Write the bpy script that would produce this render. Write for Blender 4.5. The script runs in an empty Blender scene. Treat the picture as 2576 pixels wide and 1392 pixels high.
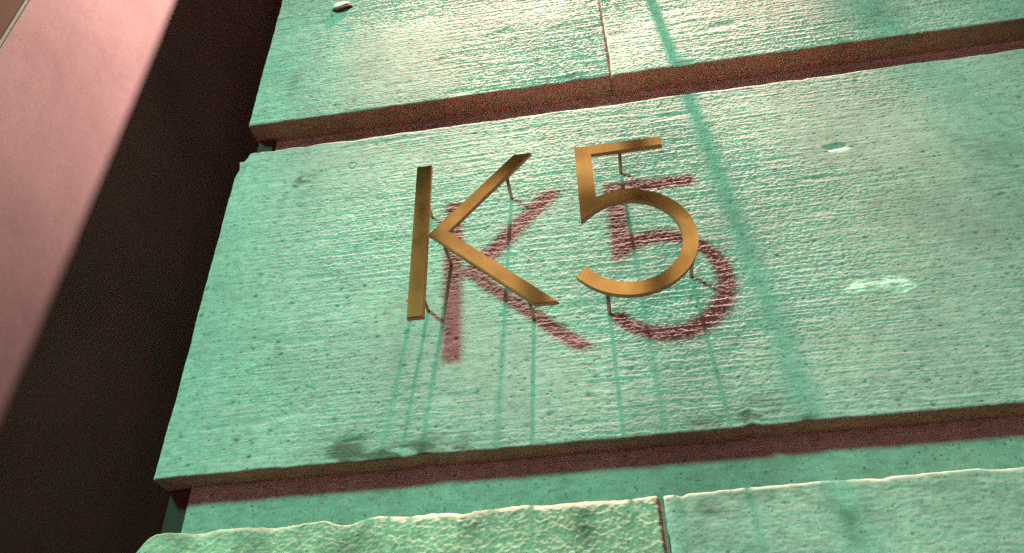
import bpy, bmesh, math, random
import numpy as np
from mathutils import Matrix, Vector

S = 0.8            # metres per layout unit (1 unit = camera distance from the wall)
Z0 = 1.65          # camera height
def U(x, y, z): return Vector((x*S, y*S, z*S + Z0))

scn = bpy.context.scene
C = scn.collection

# ------------------------------------------------------------------ camera
cam = bpy.data.cameras.new('camera')
cam.sensor_width = 36.0; cam.lens = 36.0*1934.1/2576.0
cam.clip_start = 0.02; cam.clip_end = 500
camo = bpy.data.objects.new('camera', cam); C.objects.link(camo)
yaw, pit, rol = -0.1362, 0.6475, -0.0298
f = Vector((math.sin(yaw)*math.cos(pit), math.cos(yaw)*math.cos(pit), math.sin(pit)))
r0 = Vector((math.cos(yaw), -math.sin(yaw), 0)); u0 = r0.cross(f)
r = math.cos(rol)*r0 + math.sin(rol)*u0; u = -math.sin(rol)*r0 + math.cos(rol)*u0
M = Matrix(((r.x, u.x, -f.x), (r.y, u.y, -f.y), (r.z, u.z, -f.z))).to_4x4()
M.translation = U(0, -1, 0)
camo.matrix_world = M
scn.camera = camo

# ------------------------------------------------------------------ night sky
w = bpy.data.worlds.new('World'); scn.world = w; w.use_nodes = True
nt = w.node_tree; bg = nt.nodes['Background']
sky = nt.nodes.new('ShaderNodeTexSky'); sky.sky_type = 'NISHITA'; sky.sun_disc = False
sky.sun_elevation = math.radians(-4); sky.sun_rotation = math.radians(200); sky.air_density = 3; sky.dust_density = 6
mixw = nt.nodes.new('ShaderNodeMix'); mixw.data_type = 'RGBA'; mixw.blend_type = 'ADD'
mixw.inputs[0].default_value = 1.0
mixw.inputs[7].default_value = (0.75, 0.25, 0.24, 1)      # city glow under low cloud
nt.links.new(sky.outputs[0], mixw.inputs[6]); nt.links.new(mixw.outputs[2], bg.inputs[0])
bg.inputs[1].default_value = 0.025

# ------------------------------------------------------------------ exposure
vs = scn.view_settings
vs.view_transform = 'Standard'; vs.look = 'None'; vs.exposure = 0.0; vs.gamma = 1.0; vs.use_curve_mapping = False
scn.render.engine = 'CYCLES'
scn.cycles.use_denoising = False      # leave the grain of a night exposure
scn.cycles.max_bounces = 6; scn.cycles.diffuse_bounces = 4
scn.cycles.sample_clamp_indirect = 2.5
scn.cycles.use_light_tree = True

# lamp figures used by the lamp builders below
LAMP_A = U(0.03, -0.225, 3.25); A_COL = (1.0, 0.55, 0.49); A_WIDE = 475; A_BEAM = 1880
LAMP_B = U(-3.12, -4.0, 3.56);  B_COL = (0.13, 1.0, 0.62); B_POW = 1530
GLOW_STR = 1.3

# ------------------------------------------------------------------ helpers
def tag(o, label=None, cat=None, group=None, kind=None):
    if label: o['label'] = label
    if cat: o['category'] = cat
    if group: o['group'] = group
    if kind: o['kind'] = kind
    return o
def empty(name, loc, label=None, cat=None, group=None):
    o = bpy.data.objects.new(name, None); C.objects.link(o); o.location = loc
    o.empty_display_size = 0.1
    return tag(o, label, cat, group)
def link(name, me, mat, parent=None):
    o = bpy.data.objects.new(name, me); C.objects.link(o)
    if mat and not me.materials: me.materials.append(mat)
    if parent:
        o.parent = parent
        o.matrix_parent_inverse = Matrix.Translation(-parent_world(parent))
    return o
def parent_world(p):
    v = Vector(p.location)
    if p.parent: v = v + (p.matrix_parent_inverse.translation + parent_world(p.parent))
    return v
def bm_obj(name, bm, mat, parent=None, smooth=False):
    bmesh.ops.recalc_face_normals(bm, faces=bm.faces)
    me = bpy.data.meshes.new(name); bm.to_mesh(me); bm.free()
    if smooth:
        for p in me.polygons: p.use_smooth = True
    return link(name, me, mat, parent)
def box(bm, a, b, bev=0):
    a = Vector(a); b = Vector(b)
    d = bmesh.ops.create_cube(bm, size=1, matrix=Matrix.Translation((a+b)/2) @ Matrix.Diagonal((abs(b.x-a.x), abs(b.y-a.y), abs(b.z-a.z), 1)))
    if bev:
        es = list({e for v in d['verts'] for e in v.link_edges})
        bmesh.ops.bevel(bm, geom=es, offset=bev, segments=2, affect='EDGES', clamp_overlap=True)
def tube(bm, pts, rads, n=12, caps=True):
    pts = [Vector(p) for p in pts]; rings = []
    for i, p in enumerate(pts):
        t = (pts[min(i+1, len(pts)-1)] - pts[max(i-1, 0)]).normalized()
        a = t.orthogonal().normalized() if abs(t.z) > .95 else t.cross(Vector((0,0,1))).normalized()
        b = t.cross(a)
        rr = rads[i] if isinstance(rads, (list, tuple)) else rads
        rings.append([bm.verts.new(p + rr*(math.cos(k*2*math.pi/n)*a + math.sin(k*2*math.pi/n)*b)) for k in range(n)])
    for A, B in zip(rings, rings[1:]):
        for k in range(n): bm.faces.new((A[k], A[(k+1) % n], B[(k+1) % n], B[k]))
    if caps:
        bm.faces.new(rings[0]); bm.faces.new(rings[-1])
def lathe(bm, c, prof, n=32):
    c = Vector(c); rings = []
    for rr, z in prof:
        rings.append([bm.verts.new(c + Vector((max(rr,1e-4)*math.cos(k*2*math.pi/n), max(rr,1e-4)*math.sin(k*2*math.pi/n), z))) for k in range(n)])
    for A, B in zip(rings, rings[1:]):
        for k in range(n): bm.faces.new((A[k], A[(k+1) % n], B[(k+1) % n], B[k]))

# ------------------------------------------------------------------ materials
def mat(name):
    m = bpy.data.materials.new(name); m.use_nodes = True
    return m, m.node_tree.nodes, m.node_tree.links, m.node_tree.nodes['Principled BSDF']
def tex(n, l, scale, detail=4, rough=.55, vec=None, stretch=None):
    t = n.new('ShaderNodeTexNoise'); t.inputs['Scale'].default_value = scale
    t.inputs['Detail'].default_value = detail; t.inputs['Roughness'].default_value = rough
    if vec is not None:
        if stretch:
            mp = n.new('ShaderNodeMapping'); mp.inputs['Scale'].default_value = stretch
            l.new(vec, mp.inputs['Vector']); vec = mp.outputs[0]
        l.new(vec, t.inputs['Vector'])
    return t
def mixc(n, l, fac, a, b, blend='MIX'):
    x = n.new('ShaderNodeMix'); x.data_type = 'RGBA'; x.blend_type = blend
    for s, v in ((0, fac), (6, a), (7, b)):
        if hasattr(v, 'is_linked'): l.new(v, x.inputs[s])
        else: x.inputs[s].default_value = v if s == 0 else (*v, 1)
    return x.outputs[2]
def ramp(n, l, src, p0, p1, c0=(0,0,0), c1=(1,1,1)):
    x = n.new('ShaderNodeValToRGB'); e = x.color_ramp.elements
    e[0].position = p0; e[1].position = p1; e[0].color = (*c0, 1); e[1].color = (*c1, 1)
    l.new(src, x.inputs[0]); return x.outputs[0]

def stone_material(name, base, vary=.10, bump=.25, attr=True, bump_scale=420, grain=1.0):
    m, n, l, b = mat(name)
    tc = n.new('ShaderNodeTexCoord'); ob = n.new('ShaderNodeNewGeometry').outputs['Position']
    big = tex(n, l, 3.2, 5, .6, ob); fine = tex(n, l, 160, 3, .6, ob, (.35, 1, 1))
    lo = tuple(c*(1-vary*1.6) for c in base); hi = tuple(min(1, c*(1+vary)) for c in base)
    col = mixc(n, l, ramp(n, l, big.outputs['Fac'], .32, .68), lo, hi)
    mid = tex(n, l, 22, 5, .65, ob, (.5, 1, 1)); col = mixc(n, l, ramp(n, l, mid.outputs['Fac'], .28, .52), mixc(n, l, .16*grain, col, (.10, .09, .07)), col)
    col = mixc(n, l, ramp(n, l, fine.outputs['Fac'], .28, .55), mixc(n, l, .30*grain, col, (.06, .055, .045)), col)
    m2 = tex(n, l, 75, 4, .6, ob); col = mixc(n, l, ramp(n, l, m2.outputs['Fac'], .34, .60), mixc(n, l, .24*grain, col, (.08, .075, .06)), col)
    m3 = tex(n, l, 260, 1, .4, ob); col = mixc(n, l, ramp(n, l, m3.outputs['Fac'], .66, .76), col, mixc(n, l, .62*grain, col, (.04, .04, .035)))
    sp2 = tex(n, l, 420, 2, .5, ob); col = mixc(n, l, ramp(n, l, sp2.outputs['Fac'], .55, .75), col, mixc(n, l, .10, col, (.85, .84, .80)))
    if attr:
        at = n.new('ShaderNodeAttribute'); at.attribute_name = 'wear'
        sp = n.new('ShaderNodeSeparateColor'); l.new(at.outputs['Color'], sp.inputs[0])
        col = mixc(n, l, sp.outputs[0], col, (.085, .075, .06))
        col = mixc(n, l, sp.outputs[1], col, (.80, .78, .73))
    l.new(col, b.inputs['Base Color'])
    b.inputs['Roughness'].default_value = 1.0; b.inputs['Specular IOR Level'].default_value = .04
    bt = tex(n, l, bump_scale, 3, .6, ob); bn = n.new('ShaderNodeBump')
    bn.inputs['Strength'].default_value = bump; bn.inputs['Distance'].default_value = .0006
    l.new(bt.outputs['Fac'], bn.inputs['Height']); l.new(bn.outputs[0], b.inputs['Normal'])
    return m
M_stone = stone_material('tooled_limestone', (.41, .398, .388), .16)
M_pale = stone_material('pale_smooth_limestone', (.47, .455, .435), .2)
M_rough = stone_material('bush_hammered_limestone', (.55, .465, .395), .24, .4, True, 260)
M_bed = stone_material('warm_shade_bed_face', (.60, .29, .24), .22, .6, False, 150)  # bed and side faces carry warm brown shade in their colour
M_core = stone_material('recess_limestone', (.34, .326, .31), .2, .5, False, 220)
M_mortar = stone_material('mortar', (.38, .33, .28), .2, .5, False, 500)

M_joint = stone_material('dark_mortar', (.20, .16, .14), .2, .5, False, 500)

def bronze(name, base, rough):
    m, n, l, b = mat(name)
    ob = n.new('ShaderNodeNewGeometry').outputs['Position']
    t = tex(n, l, 26, 5, .6, ob); t2 = tex(n, l, 420, 3, .6, ob)
    col = mixc(n, l, ramp(n, l, t.outputs['Fac'], .35, .7), base, tuple(c*k for c, k in zip(base, (.74, .68, .6))))
    l.new(col, b.inputs['Base Color']); b.inputs['Metallic'].default_value = 1.0
    mr = n.new('ShaderNodeMapRange'); mr.inputs[3].default_value = rough-.04; mr.inputs[4].default_value = rough+.07
    l.new(t.outputs['Fac'], mr.inputs[0]); l.new(mr.outputs[0], b.inputs['Roughness'])
    bn = n.new('ShaderNodeBump'); bn.inputs['Strength'].default_value = .03; bn.inputs['Distance'].default_value = .0003
    l.new(t2.outputs['Fac'], bn.inputs['Height']); l.new(bn.outputs[0], b.inputs['Normal'])
    return m
M_bronze = bronze('brushed_bronze', (.68, .50, .23), .095)
M_pin = bronze('pin_bronze', (.50, .33, .26), .45)

def plain(name, col, rough=.6, metal=0.0, vary=.2, scale=8, bump=0.0, stretch=None, bscale=60):
    m, n, l, b = mat(name)
    ob = n.new('ShaderNodeNewGeometry').outputs['Position']
    t = tex(n, l, scale, 5, .6, ob, stretch)
    l.new(mixc(n, l, ramp(n, l, t.outputs['Fac'], .3, .7), tuple(c*(1-vary) for c in col), tuple(min(1, c*(1+vary*.5)) for c in col)), b.inputs['Base Color'])
    b.inputs['Roughness'].default_value = rough; b.inputs['Metallic'].default_value = metal
    if bump:
        t2 = tex(n, l, bscale, 5, .6, ob, stretch); bn = n.new('ShaderNodeBump'); bn.inputs['Strength'].default_value = bump
        bn.inputs['Distance'].default_value = .004
        l.new(t2.outputs['Fac'], bn.inputs['Height']); l.new(bn.outputs[0], b.inputs['Normal'])
    return m
M_edge = plain('warm_reflection_edge', (.42, .20, .11), .5, .35, .2, 40)  # brown paints in the warm ground reflected on the side faces
M_plaster = stone_material('smooth_plaster', (.300, .265, .262), .14, .12, False, 40, .32)
M_brown = plain('red_brown_board', (.105, .052, .038), .95, 0, .3, 6, .2, (1, 1, .15))
M_dark_panel = plain('dark_recess_panel', (.042, .016, .015), .9, 0, .3, 6, .2, (6, 6, .4))
M_iron = plain('black_iron', (.04, .037, .035), .55, .6, .3, 30)
M_rust = plain('rusty_iron', (.10, .05, .03), .8, .2, .5, 60, .4)
M_lime = plain('lime_filling', (.66, .60, .53), .9, 0, .2, 120, .5, None, 300)
M_pave = plain('paving_granite', (.50, .46, .43), .8, 0, .25, 3, .3)
M_road = plain('asphalt', (.075, .07, .068), .85, 0, .25, 20, .4)
M_house = plain('ochre_render', (.34, .22, .13), .9, 0, .15, 1.2)
M_trim = plain('pale_trim', (.42, .36, .30), .85, 0, .12, 3)
M_roof = plain('dark_roof_tiles', (.07, .04, .035), .85, 0, .3, 4)
def emit(name, col, s):
    m, n, l, b = mat(name)
    b.inputs['Base Color'].default_value = (*[min(.8, c*.5+.2) for c in col], 1)
    b.inputs['Emission Color'].default_value = (*col, 1); b.inputs['Emission Strength'].default_value = s
    return m
M_glow = emit('reflection_glow_pane', (1.0, .70, .42), GLOW_STR); M_fill = emit('pink_fill_pane', (1.0, .42, .38), 5.0)  # added glow, out of view: upper panes for bronze reflections, lower ones as pink fill
M_dark = plain('dark_window_glass', (.02, .02, .025), .1)
M_bulb = emit('warm_bulb', A_COL, 30)
M_globe = emit('green_lens_glass', B_COL, 1.5)

# ------------------------------------------------------------------ ground
def sheet(name, x0, x1, y0, y1, z, m):
    bm = bmesh.new(); bm.faces.new([bm.verts.new(p) for p in ((x0,y0,z),(x1,y0,z),(x1,y1,z),(x0,y1,z))])
    return tag(bm_obj(name, bm, m), kind='structure')
sheet('road', -150, 150, -150, 150, 0.0, M_road)
bm = bmesh.new(); box(bm, (-150, -2.2, .004), (150, 12, .12), .01)
tag(bm_obj('pavement', bm, M_pave), kind='structure')
GZ = .12

# ------------------------------------------------------------------ stone wall
XC = -.685                     # outer corner of the wall
D2 = .053                      # the upper groove is cut deeper
D = .0405                      # depth of the grooves
wall = empty('stone_wall', (0, 0, GZ), 'pale rusticated stone wall of wide tooled blocks with deep grooves, behind the bronze characters', 'wall')
XR = 3.6; WT = 4.15            # right end and top, units
bm = bmesh.new(); box(bm, U(XC+.041, D, 0).to_tuple()[:2]+(GZ,), U(XR, 1.2, .8)); bm_obj('groove_backing', bm, M_core, wall)
bm = bmesh.new(); box(bm, U(XC+.041, D2, .8), U(XR, 1.2, WT)); bm_obj('groove_backing', bm, M_core, wall)

def gnoise(rng, nz, nx, dz, dx, lz, lx):
    """gaussian-filtered noise, unit variance, lengths in metres"""
    g = rng.standard_normal((nz, nx))
    kz = np.fft.fftfreq(nz, dz)[:, None]*2*np.pi; kx = np.fft.rfftfreq(nx, dx)[None]*2*np.pi
    h = np.fft.irfft2(np.fft.rfft2(g)*np.exp(-.5*((kx*lx)**2+(kz*lz)**2)), (nz, nx))
    return (h-h.mean())/(h.std()+1e-12)
def sstep(a, b, x):
    t = np.clip((x-a)/(b-a), 0, 1); return t*t*(3-2*t)

def block(x0, x1, z0, z1, dx, dz, seed, style='tooled', top=None, bot=None, left=None, marks=(), mt=None, label=None, parent=wall, amp=1.0, back=None):
    """one ashlar block: tooled front as a height field, worn arrises, flat sides. Units in, metres inside."""
    rng = np.random.default_rng(seed)
    W, H = (x1-x0)*S, (z1-z0)*S
    nx, nz = max(4, int(W/dx)+1), max(4, int(H/dz)+1)
    ax = np.linspace(0, W, nx); az = np.linspace(0, H, nz); ddx = ax[1]; ddz = az[1]
    X, Zm = np.meshgrid(ax, az); xu = x0 + X/S; zu = z0 + Zm/S
    N = lambda lz, lx: gnoise(rng, nz, nx, ddz, ddx, lz, lx)
    dirt = np.zeros_like(X); lime = np.zeros_like(X)
    h = 0.35e-3*N(.05, .12)
    if style == 'tooled':
        mask = np.clip(.72 + .28*N(.05, .09), .25, 1.6)
        cx = np.clip(1.15 - .9*np.abs(xu-.12), .45, 1.15) * (.66 + .80*sstep(.6, 1.5, zu))
        a = mask*cx*amp
        ridg = N(.0006, .022); ridg2 = N(.0010, .060); gran = N(.0006, .0009)
        gr2 = N(.003, .006)
        steps = np.tanh(2.2*N(.0035, .055))
        line = N(.00055, .018)
        h += a*(.15e-3*ridg + .06e-3*ridg2 + .22e-3*gran + .02e-3*gr2 + .03e-3*steps + .26e-3*sstep(1.3, 2.2, line) - .2e-3*sstep(1.4, 2.2, -line))
        sc = N(.0055, .026)
        h -= .7e-3*sstep(1.5, 2.3, sc)*np.clip(a, .3, 1)        # flat scoops left by the chisel
        npit = int(W*H*3400)
    elif style == 'rough':
        gran = N(.0009, .0011); g2 = N(.0018, .0024)
        h += amp*(.27e-3*gran + .07e-3*g2)
        npit = int(W*H*250)
        dirt += .35*sstep(.3, 1.6, N(.02, .02))
    else:                                                        # smooth
        h += amp*(.075e-3*N(.0007, .0009) + .03e-3*N(.001, .012)); npit = int(W*H*900)
    for _ in range(npit):                                        # small pits
        px, pz = rng.uniform(0, W), rng.uniform(0, H); rad = rng.uniform(.0007, .0014)*(2.0 if rng.random() < .1 else 1)
        i0, i1 = np.searchsorted(ax, (px-4*rad, px+4*rad)); j0, j1 = np.searchsorted(az, (pz-3*rad, pz+3*rad))
        if i1 <= i0 or j1 <= j0: continue
        q = np.exp(-(((X[j0:j1, i0:i1]-px)/(1.35*rad))**2 + ((Zm[j0:j1, i0:i1]-pz)/rad)**2))
        h[j0:j1, i0:i1] -= rng.uniform(.1e-3, .5e-3)*q
        dirt[j0:j1, i0:i1] = np.maximum(dirt[j0:j1, i0:i1], rng.uniform(.3, .95)*q)
    wob = N(.008, .012); wob2 = N(.0025, .006)
    for kind, mx, mz, rx, rz, s in marks:
        q = np.sqrt(((xu-mx)/rx)**2 + ((zu-mz)/rz)**2) + .38*wob + .22*wob2
        k = 1 - sstep(.75, 1.15, q)
        if kind == 'chip': h -= s*1e-3*k*(1-.45*np.clip(q, 0, 1)); 
        elif kind == 'dirt':
            ds = np.exp(-.8*np.clip(q, 0, 9)**2); dirt = np.maximum(dirt, np.clip(s*ds*(1+.5*wob2+.3*wob), 0, .9))
        elif kind == 'lime': lime = np.maximum(lime, s*k*np.clip(.7+.35*wob2, 0, 1)); h += .06e-3*k*(1+.5*wob2)
        elif kind == 'ring':
            h -= s*1e-3*np.exp(-((np.sqrt(((xu-mx)/rx)**2+((zu-mz)/rz)**2)+.12*wob-1)/.16)**2)
    h += .0  
    # arrises
    def edge1d(n, d, seed2, a):
        rg = np.random.default_rng(seed2)
        g = gnoise(rg, 8, n, .01, d, .001, .012)[0]; g2 = gnoise(rg, 8, n, .01, d, .001, .0035)[0]
        return a*(np.clip(g, 0, 9)*.8e-3 + .22e-3*g2)
    ea = 1.0 if style != 'rough' else 1.5
    tz = H - edge1d(nx, ddx, seed+1, ea) ; bz = edge1d(nx, ddx, seed+2, ea*.7); lx = edge1d(nz, ddz, seed+3, ea*.7)
    if top is not None: tz = tz - S*np.array([top(v) for v in xu[0]])
    if bot is not None: bz = bz + S*np.array([bot(v) for v in xu[0]])
    if left is not None: lx = lx + S*np.array([left(v) for v in zu[:, 0]])
    v = Zm/H; kt = sstep(.8, 1, v); kb = 1-sstep(0, .2, v)
    Zp = Zm + kt*(tz[None]-H)+ kb*bz[None]
    kl = 1-sstep(0, min(.25, .05/W*1.0+.02), X/W)
    Xp = X + kl*lx[:, None]
    bw = (.0034 if style != 'rough' else .006)
    def rnd(e, wd):
        t = np.clip(1-e/wd, 0, 1); return wd*(1-np.sqrt(np.clip(1-t*t, 0, 1)))
    vb = bw*(1+.5*np.clip(gnoise(np.random.default_rng(seed+7), 8, nx, .01, ddx, .001, .02)[0], -1, 3))
    y = -h + rnd(tz[None]-Zp, vb[None]) + rnd(Zp-bz[None], .55*bw) + rnd(Xp-lx[:, None], .7*bw) + rnd(W-X, .6*bw)
    yb = (D2+.004)*S if back is None else back
    P = np.stack([Xp + x0*S, y, Zp + z0*S + Z0], -1).reshape(-1, 3)
    idx = np.arange(nx*nz).reshape(nz, nx)
    q = np.stack([idx[:-1, :-1], idx[:-1, 1:], idx[1:, 1:], idx[1:, :-1]], -1).reshape(-1, 4)
    loop = np.concatenate([idx[0, :], idx[1:, -1], idx[-1, -2::-1], idx[-2:0:-1, 0]])
    nl = len(loop); base = len(P)
    P1 = P[loop].copy(); P2 = P[loop].copy(); P2[:, 1] = yb
    k = np.arange(nl); k2 = (k+1) % nl
    qs = np.stack([base+k2, base+k, base+nl+k, base+nl+k2], -1)
    V = np.concatenate([P, P1, P2]); Q = np.concatenate([q, qs]).astype(np.int32)
    me = bpy.data.meshes.new('stone_block')
    me.vertices.add(len(V)); me.vertices.foreach_set('co', V.astype(np.float32).ravel())
    me.loops.add(Q.size); me.loops.foreach_set('vertex_index', Q.ravel())
    me.polygons.add(len(Q)); me.polygons.foreach_set('loop_start', np.arange(0, Q.size, 4, dtype=np.int32))
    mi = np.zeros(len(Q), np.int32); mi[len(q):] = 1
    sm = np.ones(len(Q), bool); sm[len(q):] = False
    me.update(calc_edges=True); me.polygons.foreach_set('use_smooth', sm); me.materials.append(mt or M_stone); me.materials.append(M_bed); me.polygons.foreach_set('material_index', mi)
    at = me.color_attributes.new('wear', 'FLOAT_COLOR', 'POINT')
    colr = np.zeros((len(V), 4), np.float32); colr[:, 3] = 1
    colr[:len(P), 0] = np.clip(dirt, 0, .85).ravel(); colr[:len(P), 1] = np.clip(lime, 0, 1).ravel()
    at.data.foreach_set('color', colr.ravel())
    me.validate()
    o = link('stone_block', me, mt or M_stone, parent)
    if label: o['label'] = label
    return o

FX, FZ = .0014, .0009
JU = .0735; JL = .0510
# upper course
up_marks = [('chip', -.0019, 1.2460, .022, .0125, 1.6), ('dirt', -.012, 1.250, .006, .005, .7),
            ('chip', -.02, 1.41, .03, .010, .8), ('chip', -.13, 1.43, .014, .012, .9), ('dirt', -.27, 1.37, .018, .008, .5),
            ('dirt', -.60, 1.36, .02, .03, .3), ('chip', .05, 1.50, .012, .02, 1.6), ('dirt', .058, 1.50, .01, .012, .7)]
block(XC, JU-.0016, 1.235, 1.75, FX, FZ, 11, 'tooled', marks=up_marks,
      bot=lambda x: .004*math.exp(-((x-.008)/.016)**2), amp=1.25)
block(JU+.0016, 1.15, 1.235, 1.60, FX, FZ, 23, 'tooled', marks=[('dirt', .62, 1.30, .05, .03, .30), ('dirt', .70, 1.37, .06, .04, .25), ('chip', .21, 1.238, .016, .006, 1.2)], amp=1.1)
# middle course, one long block that carries the characters
def mid_top(x):
    t = .0
    if x < -.664: t += .0025 + .019*(1-math.exp(-((-.664-x)/.006)**2))
    t += .0035*math.exp(-((x+.545)/.012)**2) + .003*math.exp(-((x-.42)/.01)**2)
    return t
mid_marks = [('lime', .423, .676, .038, .013, 1.0), ('chip', .398, .690, .009, .006, 1.8), ('lime', .411, .672, .008, .006, .8),
             ('chip', .434, .963, .013, .0055, 1.3), ('dirt', .428, .969, .005, .004, 1.2), ('lime', .442, .955, .016, .005, 1.0),
             ('ring', -.4425, 1.0761, .009, .009, .9), ('lime', -.4405, 1.073, .005, .004, .5),
             ('ring', -.4597, .5711, .015, .021, .35), ('lime', -.466, .556, .008, .003, .7),
             ('dirt', -.535, 1.052, .014, .011, .85), ('dirt', -.550, 1.040, .007, .005, .8), ('dirt', -.52, 1.02, .03, .02, .25),
             ('dirt', -.462, 1.015, .005, .005, .8), ('dirt', -.385, .476, .030, .020, 1.5), ('dirt', -.345, .468, .06, .010, 1.2), ('dirt', -.290, .470, .04, .012, 1.1), ('dirt', -.372, .498, .014, .004, 1.4), ('dirt', -.20, .468, .05, .008, .7),
             ('dirt', -.255, .480, .04, .018, .45), ('dirt', .12, .473, .03, .009, .55), ('dirt', .185, .476, .016, .012, .8),
             ('dirt', .215, .492, .022, .014, .55), ('dirt', .262, .466, .024, .006, .6), ('chip', -.385, .495, .012, .003, 1.5),
             ('dirt', .46, .66, .05, .03, .16), ('dirt', -.45, .80, .05, .05, .15), ('dirt', .5, .8, .15, .1, .12), ('dirt', .66, .90, .05, .05, .2)]
block(XC, 1.02, .4615, 1.1515, FX, FZ, 37, 'tooled', top=mid_top, marks=mid_marks,
      bot=lambda x: .003*math.exp(-((x+.27)/.02)**2) + .0035*math.exp(-((x-.188)/.009)**2) + .002*math.exp(-((x-.26)/.012)**2),
      left=lambda z: .006*math.exp(-((z-1.128)/.02)**2), amp=1.0)
# lower course
def low_top(x):
    t = .0
    if x < -.655: t += .03*((-.655-x)/.03)**2
    t += .0085*math.exp(-((x+.378)/.020)**2) + .0009*math.sin(x*43)*math.sin(x*17+1) + .004*math.exp(-((x+.215)/.012)**2)
    return max(t, -.001)
block(XC-.004, JL-.0035, -.02, .379, .0014, .0011, 51, 'rough', top=low_top, mt=M_rough, label='rough bush-hammered block with a worn, wavy top edge',
      marks=[('dirt', -.20, .36, .02, .05, .5), ('dirt', -.05, .35, .02, .06, .5), ('dirt', -.62, .362, .012, .012, .3)])
block(JL+.0035, 1.25, -.02, .379, .0018, .0012, 67, 'smooth', mt=M_pale, label='smoother pale block with a thin broken top edge',
      top=lambda x: .002*math.exp(-((x-.33)/.012)**2)+.0035*math.exp(-((x-.078)/.006)**2)+.002*math.exp(-((x-.115)/.02)**2),
      marks=[('dirt', .11, .355, .016, .012, .6), ('dirt', .19, .366, .07, .012, .4), ('dirt', .28, .33, .03, .05, .35), ('dirt', .40, .36, .06, .02, .25), ('dirt', .09, .33, .02, .03, .25)])
# the rest of the wall, outside the frame
block(XC-.004, JL-.0035, -.3, -.0215, .006, .006, 52, 'rough', mt=M_rough); block(JL+.0035, 1.25, -.3, -.0215, .006, .006, 53)
co = dict(dx=.012, dz=.012)
block(1.153, XR, 1.235, 1.92, seed=71, **co); block(XC, JU-.0016, 1.7535, 1.92, .006, .006, 72)
block(JU+.0016, 1.15, 1.6035, 1.92, .006, .006, 73)
block(1.023, XR, .4615, 1.1515, seed=74, **co); block(1.253, XR, -.3, .379, seed=75, **co)
zt = 1.924; k = 0
while zt + .69 < WT:
    j = .45 if k % 2 == 0 else JU
    for a, b in ((XC, j-.0016), (j+.0016, 1.7), (1.703, XR)): block(a, b, zt, zt+.688, seed=80+k*5+int(a*10), **co)
    zt += .692; k += 1
zb = -.3835; k = 0
while zb - .5 > (GZ-Z0)/S - .4:
    lo = max(zb-.688, (GZ-Z0)/S)
    j = .5 if k % 2 == 0 else JL
    for a, b in ((XC, j-.0016), (j+.0016, 1.7), (1.703, XR)): block(a, b, lo, zb, seed=120+k*5+int(a*10), **co)
    zb -= .7715; k += 1
# mortar: thin bed line in each groove, upright joints
for z, dd in ((.4527, D), (1.219, D2)):
    bm = bmesh.new(); box(bm, U(XC+.043, dd-.0018, z-.0011), U(XR, dd+.01, z+.0011), .0004)
    bm_obj('mortar_line', bm, M_mortar, wall)
for x, z0_, z1_, hw, yy in ((JU, 1.2353, 1.90, .0015, .010), (JL, -.3, .374, .0034, .0060)):
    bm = bmesh.new(); box(bm, U(x-hw, yy, z0_), U(x+hw, D+.01, z1_))
    bm_obj('mortar_joint', bm, M_joint, wall)

# ------------------------------------------------------------------ doorway: plastered pier, lintel, added dark panels
XL = -1.127; YF = -.216
pier = empty('plastered_pier', U(XL-.4, .5, 0).to_tuple()[:2]+(GZ,), 'smooth pink-lit plaster side of the doorway, left of the stone blocks', 'pier')
bm = bmesh.new(); box(bm, U(XL-.75, YF, 0).to_tuple()[:2]+(GZ,), U(XL, 1.45, 3.55), .004)
bm_obj('plaster_body', bm, M_plaster, pier)
bm = bmesh.new()
pl_ = [(XL-.0085, YF-.0012), (XL-.30, YF-.30), (XL-.33, YF-.27), (XL-.06, YF-.0012)]
lo_ = [bm.verts.new((x*S, y*S, GZ)) for x, y in pl_]; hi_ = [bm.verts.new((x*S, y*S, 4.4)) for x, y in pl_]
bm.faces.new(lo_); bm.faces.new(hi_)
for i in range(4): bm.faces.new((lo_[i], lo_[(i+1) % 4], hi_[(i+1) % 4], hi_[i]))
tag(bm_obj('facing_board', bm, M_brown, pier), 'red-brown board along the front of the pier')
lin = empty('recess_lintel', U((XL+XC)/2, .6, 3.52), 'plain stone lintel across the top of the dark recess, above the frame', 'lintel')
bm = bmesh.new(); box(bm, U(XL+.003, .06, 3.53), U(XC+.039, 1.45, 4.15), .006); bm_obj('lintel_beam', bm, M_core, lin)
dr = empty('recess_panels', U((XL+XC)/2, 1.2, 0).to_tuple()[:2]+(GZ,), 'dark back panel and added bounce-cutting side panel of the narrow recess between pier and stone blocks', 'lining')
bm = bmesh.new(); box(bm, U(XL+.003, 1.18, 0).to_tuple()[:2]+(GZ,), U(XC+.039, 1.24, 3.528)); bm_obj('back_panel', bm, M_dark_panel, dr)
bm = bmesh.new(); box(bm, U(XC+.006, .045, 0).to_tuple()[:2]+(GZ,), U(XC+.0385, 1.178, 3.528)); bm_obj('bounce_cut_panel', bm, M_dark_panel, dr)  # unseen dark panel added to cut green bounce into the recess

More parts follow.
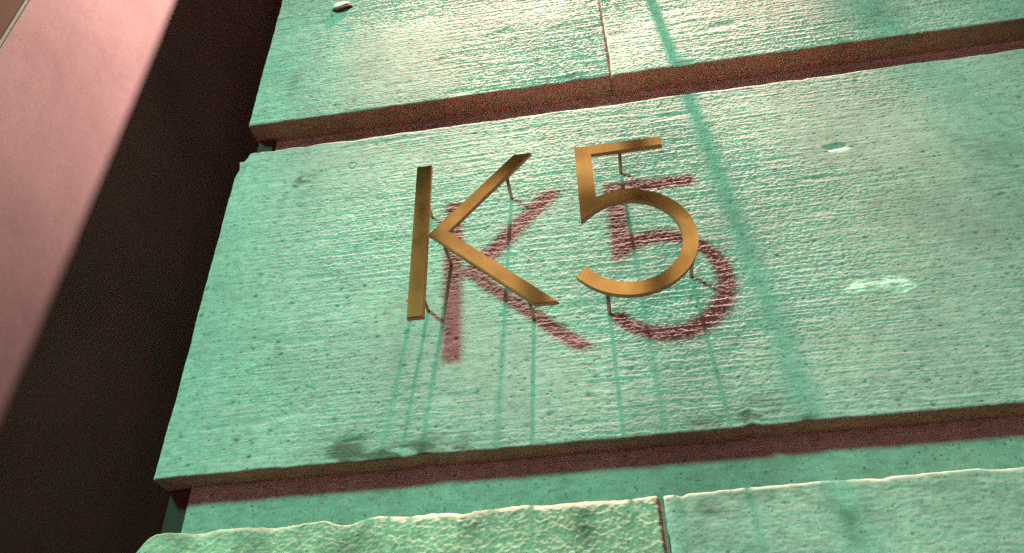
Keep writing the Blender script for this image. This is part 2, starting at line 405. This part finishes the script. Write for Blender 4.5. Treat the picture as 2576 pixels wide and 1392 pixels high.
# ------------------------------------------------------------------ bronze characters
YB, YFc = -.0555, -.0645
def plate(name, pts, parent):
    bm = bmesh.new()
    vf = [bm.verts.new(U(x, YFc, z)) for x, z in pts]; vb = [bm.verts.new(U(x, YB, z)) for x, z in pts]
    ff = bm.faces.new(vf); bm.faces.new(vb[::-1]); n = len(pts)
    for i in range(n): bm.faces.new((vf[(i+1) % n], vf[i], vb[i], vb[(i+1) % n]))
    bmesh.ops.bevel(bm, geom=list(ff.edges), offset=.0010, segments=2, affect='EDGES')
    bm.normal_update()
    o = bm_obj(name, bm, M_bronze, parent); o.data.materials.append(M_edge)
    for p in o.data.polygons: p.material_index = 1 if abs(p.normal.y) < .35 else 0
    return o
def pin(x, z, parent, dx=0, dz=0):
    bm = bmesh.new()
    tube(bm, [U(x, .006, z), U(x, -.0005, z), U(x+dx, YB-.0005, z+dz)], .0031*S, 14)
    o = bm_obj('standoff_pin', bm, M_pin, parent, True)
    return o
kl = empty('bronze_letter', U(-.18, -.06, .658), 'bronze letter K standing off the stone wall on thin pins', 'letter')
plate('stem', [(-.2922, .9808), (-.2657, .9808), (-.2657, .6580), (-.2922, .6580)], kl)
plate('chevron', [(-.2650, .8205), (-.1190, .9806), (-.0878, .9806), (-.2330, .8212), (-.0595, .6585), (-.0955, .6585)], kl)
for x, z in ((-.2773, .9146), (-.2395, .8014), (-.1335, .9369), (-.1045, .6759), (-.2761, .7136)): pin(x, z, kl)
fv = empty('bronze_numeral', U(.06, -.06, .656), 'bronze numeral 5 standing off the stone wall on thin pins', 'numeral')
cx, cz, Ro, Ri = .0565, .7610, .1050, .0818
pts = [(-.0132, .9790), (.1350, .9790), (.1350, .9580), (.0128, .9580), (.0128, .8560)]
for i in range(1, 49):
    a = math.radians(114.6 + (-145.8-114.6)*i/48); pts.append((cx+Ro*math.cos(a), cz+Ro*math.sin(a)))
for i in range(0, 49):
    a = math.radians(-148.7 + (128+148.7)*i/48); pts.append((cx+Ri*math.cos(a), cz+Ri*math.sin(a)))
pts.append((-.0145, .8085))
plate('body', pts, fv)
for x, z in ((.0634, .9650), (.0141, .6705), (.1475, .7238)): pin(x, z, fv)

# ------------------------------------------------------------------ lens-shaped iron cramp broken off in the upper block
cr = empty('iron_cramp', U(-.523, 0, 1.612), 'small broken rusty iron cramp set in pale mortar, high on the upper left block', 'cramp')
def lens(a, b, sx, sz, ca, y0, y1, n=20, tilt=0.0):
    bm = bmesh.new(); rings = []
    for t, yy in ((1.0, .004), (1.0, y0), (.8, y1), (.3, y1*1.08)):
        ring = []
        for i in range(n):
            th = 2*math.pi*i/n; xx = t*sx*math.cos(th); zz = t*sz*math.sin(th)*(1-.35*math.cos(th))*(1+.12*math.sin(3*th+1))
            ring.append(bm.verts.new(U(a+xx*math.cos(ca)-zz*math.sin(ca), yy if yy > 0 else yy - tilt*(1-zz/sz)*.5, b+xx*math.sin(ca)+zz*math.cos(ca))))
        rings.append(ring)
    for A, B in zip(rings, rings[1:]):
        for i in range(n): bm.faces.new((A[i], A[(i+1) % n], B[(i+1) % n], B[i]))
    bm.faces.new(rings[-1]); return bm
bm_obj('rim', lens(-.523, 1.6125, .024, .0100, .10, -.0010, -.0035, tilt=.006), M_rust, cr)
bm_obj('mortar_fill', lens(-.5255, 1.6230, .019, .0130, .12, -.0030, -.0042, tilt=.006), M_lime, cr, True)

# ------------------------------------------------------------------ iron pegs above the frame; they cast the two slanting shadow bands
def peg(x, z, rad, length, label):
    o = empty('iron_peg', U(x, 0, z), label, 'peg', 'iron pegs on the wall below the lamp')
    bm = bmesh.new(); tube(bm, [U(x, .03, z), U(x, -length, z)], rad*S, 14); bm_obj('shaft', bm, M_iron, o, True)
    bm = bmesh.new(); tube(bm, [U(x, .0005, z), U(x, -.006, z)], rad*S*2.4, 18); bm_obj('collar', bm, M_iron, o)
    return o
peg(.1625, 1.70, .0098, .13, 'thin iron peg sticking out of the wall above the numeral, out of frame')
peg(.215, 2.62, .0170, .17, 'thick iron peg sticking out of the wall just below the lamp, out of frame')

# ------------------------------------------------------------------ wall lamp above (pinkish downlight)
la = empty('wall_lamp', (LAMP_A.x, 0, LAMP_A.z), 'small iron wall lamp pointing down the stone, above the frame', 'lamp')
bm = bmesh.new(); tube(bm, [(LAMP_A.x, .03, LAMP_A.z+.22), (LAMP_A.x, -.02, LAMP_A.z+.22)], .05, 24); bm_obj('wall_plate', bm, M_iron, la)
bm = bmesh.new(); tube(bm, [(LAMP_A.x, 0, LAMP_A.z+.22), (LAMP_A.x, LAMP_A.y*.5, LAMP_A.z+.27), (LAMP_A.x, LAMP_A.y*.9, LAMP_A.z+.24), (LAMP_A.x, LAMP_A.y, LAMP_A.z+.12)], .009, 12); bm_obj('arm', bm, M_iron, la, True)
bm = bmesh.new(); lathe(bm, LAMP_A, [(.012, .14), (.03, .125), (.045, .09), (.075, .035), (.095, .012), (.092, .012), (.072, .034), (.042, .088), (.028, .12)]); bm_obj('shade', bm, M_iron, la, True)
bm = bmesh.new(); bmesh.ops.create_uvsphere(bm, u_segments=16, v_segments=10, radius=.016, matrix=Matrix.Translation(LAMP_A+Vector((0,0,.055)))); bm_obj('bulb', bm, M_bulb, la, True)
def spot(name, size, blend, power, aim, flat=1.0):
    L = bpy.data.lights.new(name, 'SPOT'); L.energy = power; L.color = A_COL; L.spot_size = math.radians(size); L.spot_blend = blend
    L.shadow_soft_size = .024
    o = bpy.data.objects.new(name, L); C.objects.link(o)
    o.parent = la; o.matrix_parent_inverse = Matrix.Translation(-Vector(la.location))
    d = (Vector(aim)-LAMP_A).normalized(); zz_ = -d; xx_ = (Vector((1, 0, 0)) - zz_*zz_.x).normalized(); yy_ = zz_.cross(xx_)
    o.matrix_basis = Matrix.Translation(LAMP_A) @ Matrix((xx_, yy_, zz_)).transposed().to_4x4() @ Matrix.Diagonal((1, flat, 1, 1))
    return o
spot('lamp_light', 51, 1.0, A_WIDE, U(-1.13, -.05, 1.95))
spot('lamp_beam', 47, 1.0, A_BEAM, U(.05, 0, 1.72), .235)     # oval beam that grazes the upper blocks

# ------------------------------------------------------------------ green floodlight on a post (left, out of frame)
sl = empty('floodlight', (LAMP_B.x, LAMP_B.y, 0), 'round green floodlight on an iron post, aimed at the stone wall', 'floodlight')
aimB = (U(.12, 0, .55)-LAMP_B).normalized(); QB = aimB.to_track_quat('-Z', 'Y').to_matrix().to_4x4(); MB_ = Matrix.Translation(LAMP_B) @ QB
bm = bmesh.new(); lathe(bm, (LAMP_B.x, LAMP_B.y, 0), [(.0, 0), (.14, 0), (.14, .08), (.10, .14), (.06, .7), (.045, .8), (.04, LAMP_B.z-.27), (.0, LAMP_B.z-.27)], 20); bm_obj('post', bm, M_iron, sl, True)
bm = bmesh.new(); lathe(bm, (0, 0, 0), [(.0, .30), (.12, .29), (.2, .2), (.25, .02), (.25, -.03), (.235, -.03), (.235, .03), (.0, .03)], 32); bm.transform(MB_); bm_obj('housing', bm, M_iron, sl, True)
bm = bmesh.new(); lathe(bm, (0, 0, 0), [(.0, .012), (.23, .012), (.23, .008), (.0, .008)], 32); bm.transform(MB_); bm_obj('lens', bm, M_globe, sl)
L = bpy.data.lights.new('flood_light', 'SPOT'); L.energy = B_POW; L.color = B_COL; L.spot_size = math.radians(38); L.spot_blend = 1.0; L.shadow_soft_size = .34
o = bpy.data.objects.new('flood_light', L); C.objects.link(o); o.parent = sl; o.matrix_parent_inverse = Matrix.Translation(-Vector(sl.location))
o.matrix_basis = Matrix.Translation(LAMP_B + aimB*.04) @ QB

# ------------------------------------------------------------------ house across the street (unseen; lit windows added for pink fill and bronze reflections)
YH = -9.0
hs = empty('town_house', (0, YH-4, 0), 'ochre town house on the far side of the street, with glowing windows added for fill and reflections', 'house')
bm = bmesh.new(); box(bm, (-9, YH-8, 0), (9, YH, 13.2)); bm_obj('wall', bm, M_house, hs)
bm = bmesh.new(); box(bm, (-9.3, YH-8.3, 13.2), (9.3, YH+.45, 13.6), .05); rf = bm_obj('cornice', bm, M_trim, hs)
bm = bmesh.new()
vs_ = [bm.verts.new(p) for p in ((-9.2,YH+.4,13.6),(9.2,YH+.4,13.6),(9.2,YH-8.2,13.6),(-9.2,YH-8.2,13.6),(-6,YH-4,16),(6,YH-4,16))]
for fc in ((0,1,5,4),(1,2,5),(2,3,4,5),(3,0,4),(3,2,1,0)): bm.faces.new([vs_[i] for i in fc])
bm_obj('roof', bm, M_roof, hs)
bm = bmesh.new(); box(bm, (-9.05, YH+.002, 7.0), (9.05, YH+.12, 7.25), .02); bm_obj('string_course', bm, M_trim, hs)
rows = [(-6.6+2.64*i, 1.1, 2.2, M_fill) for i in range(6)] + [(-6.6+2.64*i, 4.4, 2.3, M_dark) for i in range(6)]
rows += [(-7.6+1.9*i, 7.55, 2.3, M_glow) for i in range(9)] + [(-7.6+1.9*i, 10.1 if i < 4 else 10.75, 1.05 if i < 4 else 1.75, M_glow) for i in range(9)]
for x, zz, hh, wm in rows:
    if True:
        bm = bmesh.new(); box(bm, (x-.7, YH+.002, zz), (x+.7, YH+.02, zz+hh)); wn = bm_obj('added_window', bm, wm, hs)
        bm = bmesh.new()
        for a, b in (((x-.82, zz-.1), (x-.7, zz+hh+.1)), ((x+.7, zz-.1), (x+.82, zz+hh+.1)), ((x-.7, zz+hh), (x+.7, zz+hh+.1)), ((x-.7, zz-.1), (x+.7, zz)), ((x-.03, zz), (x+.03, zz+hh)), ((x-.7, zz+hh*.62), (x-.03, zz+hh*.62+.06)), ((x+.03, zz+hh*.62), (x+.7, zz+hh*.62+.06))):
            box(bm, (a[0], YH+.003, a[1]), (b[0], YH+.07, b[1]))
        bm_obj('frame', bm, M_trim, wn)
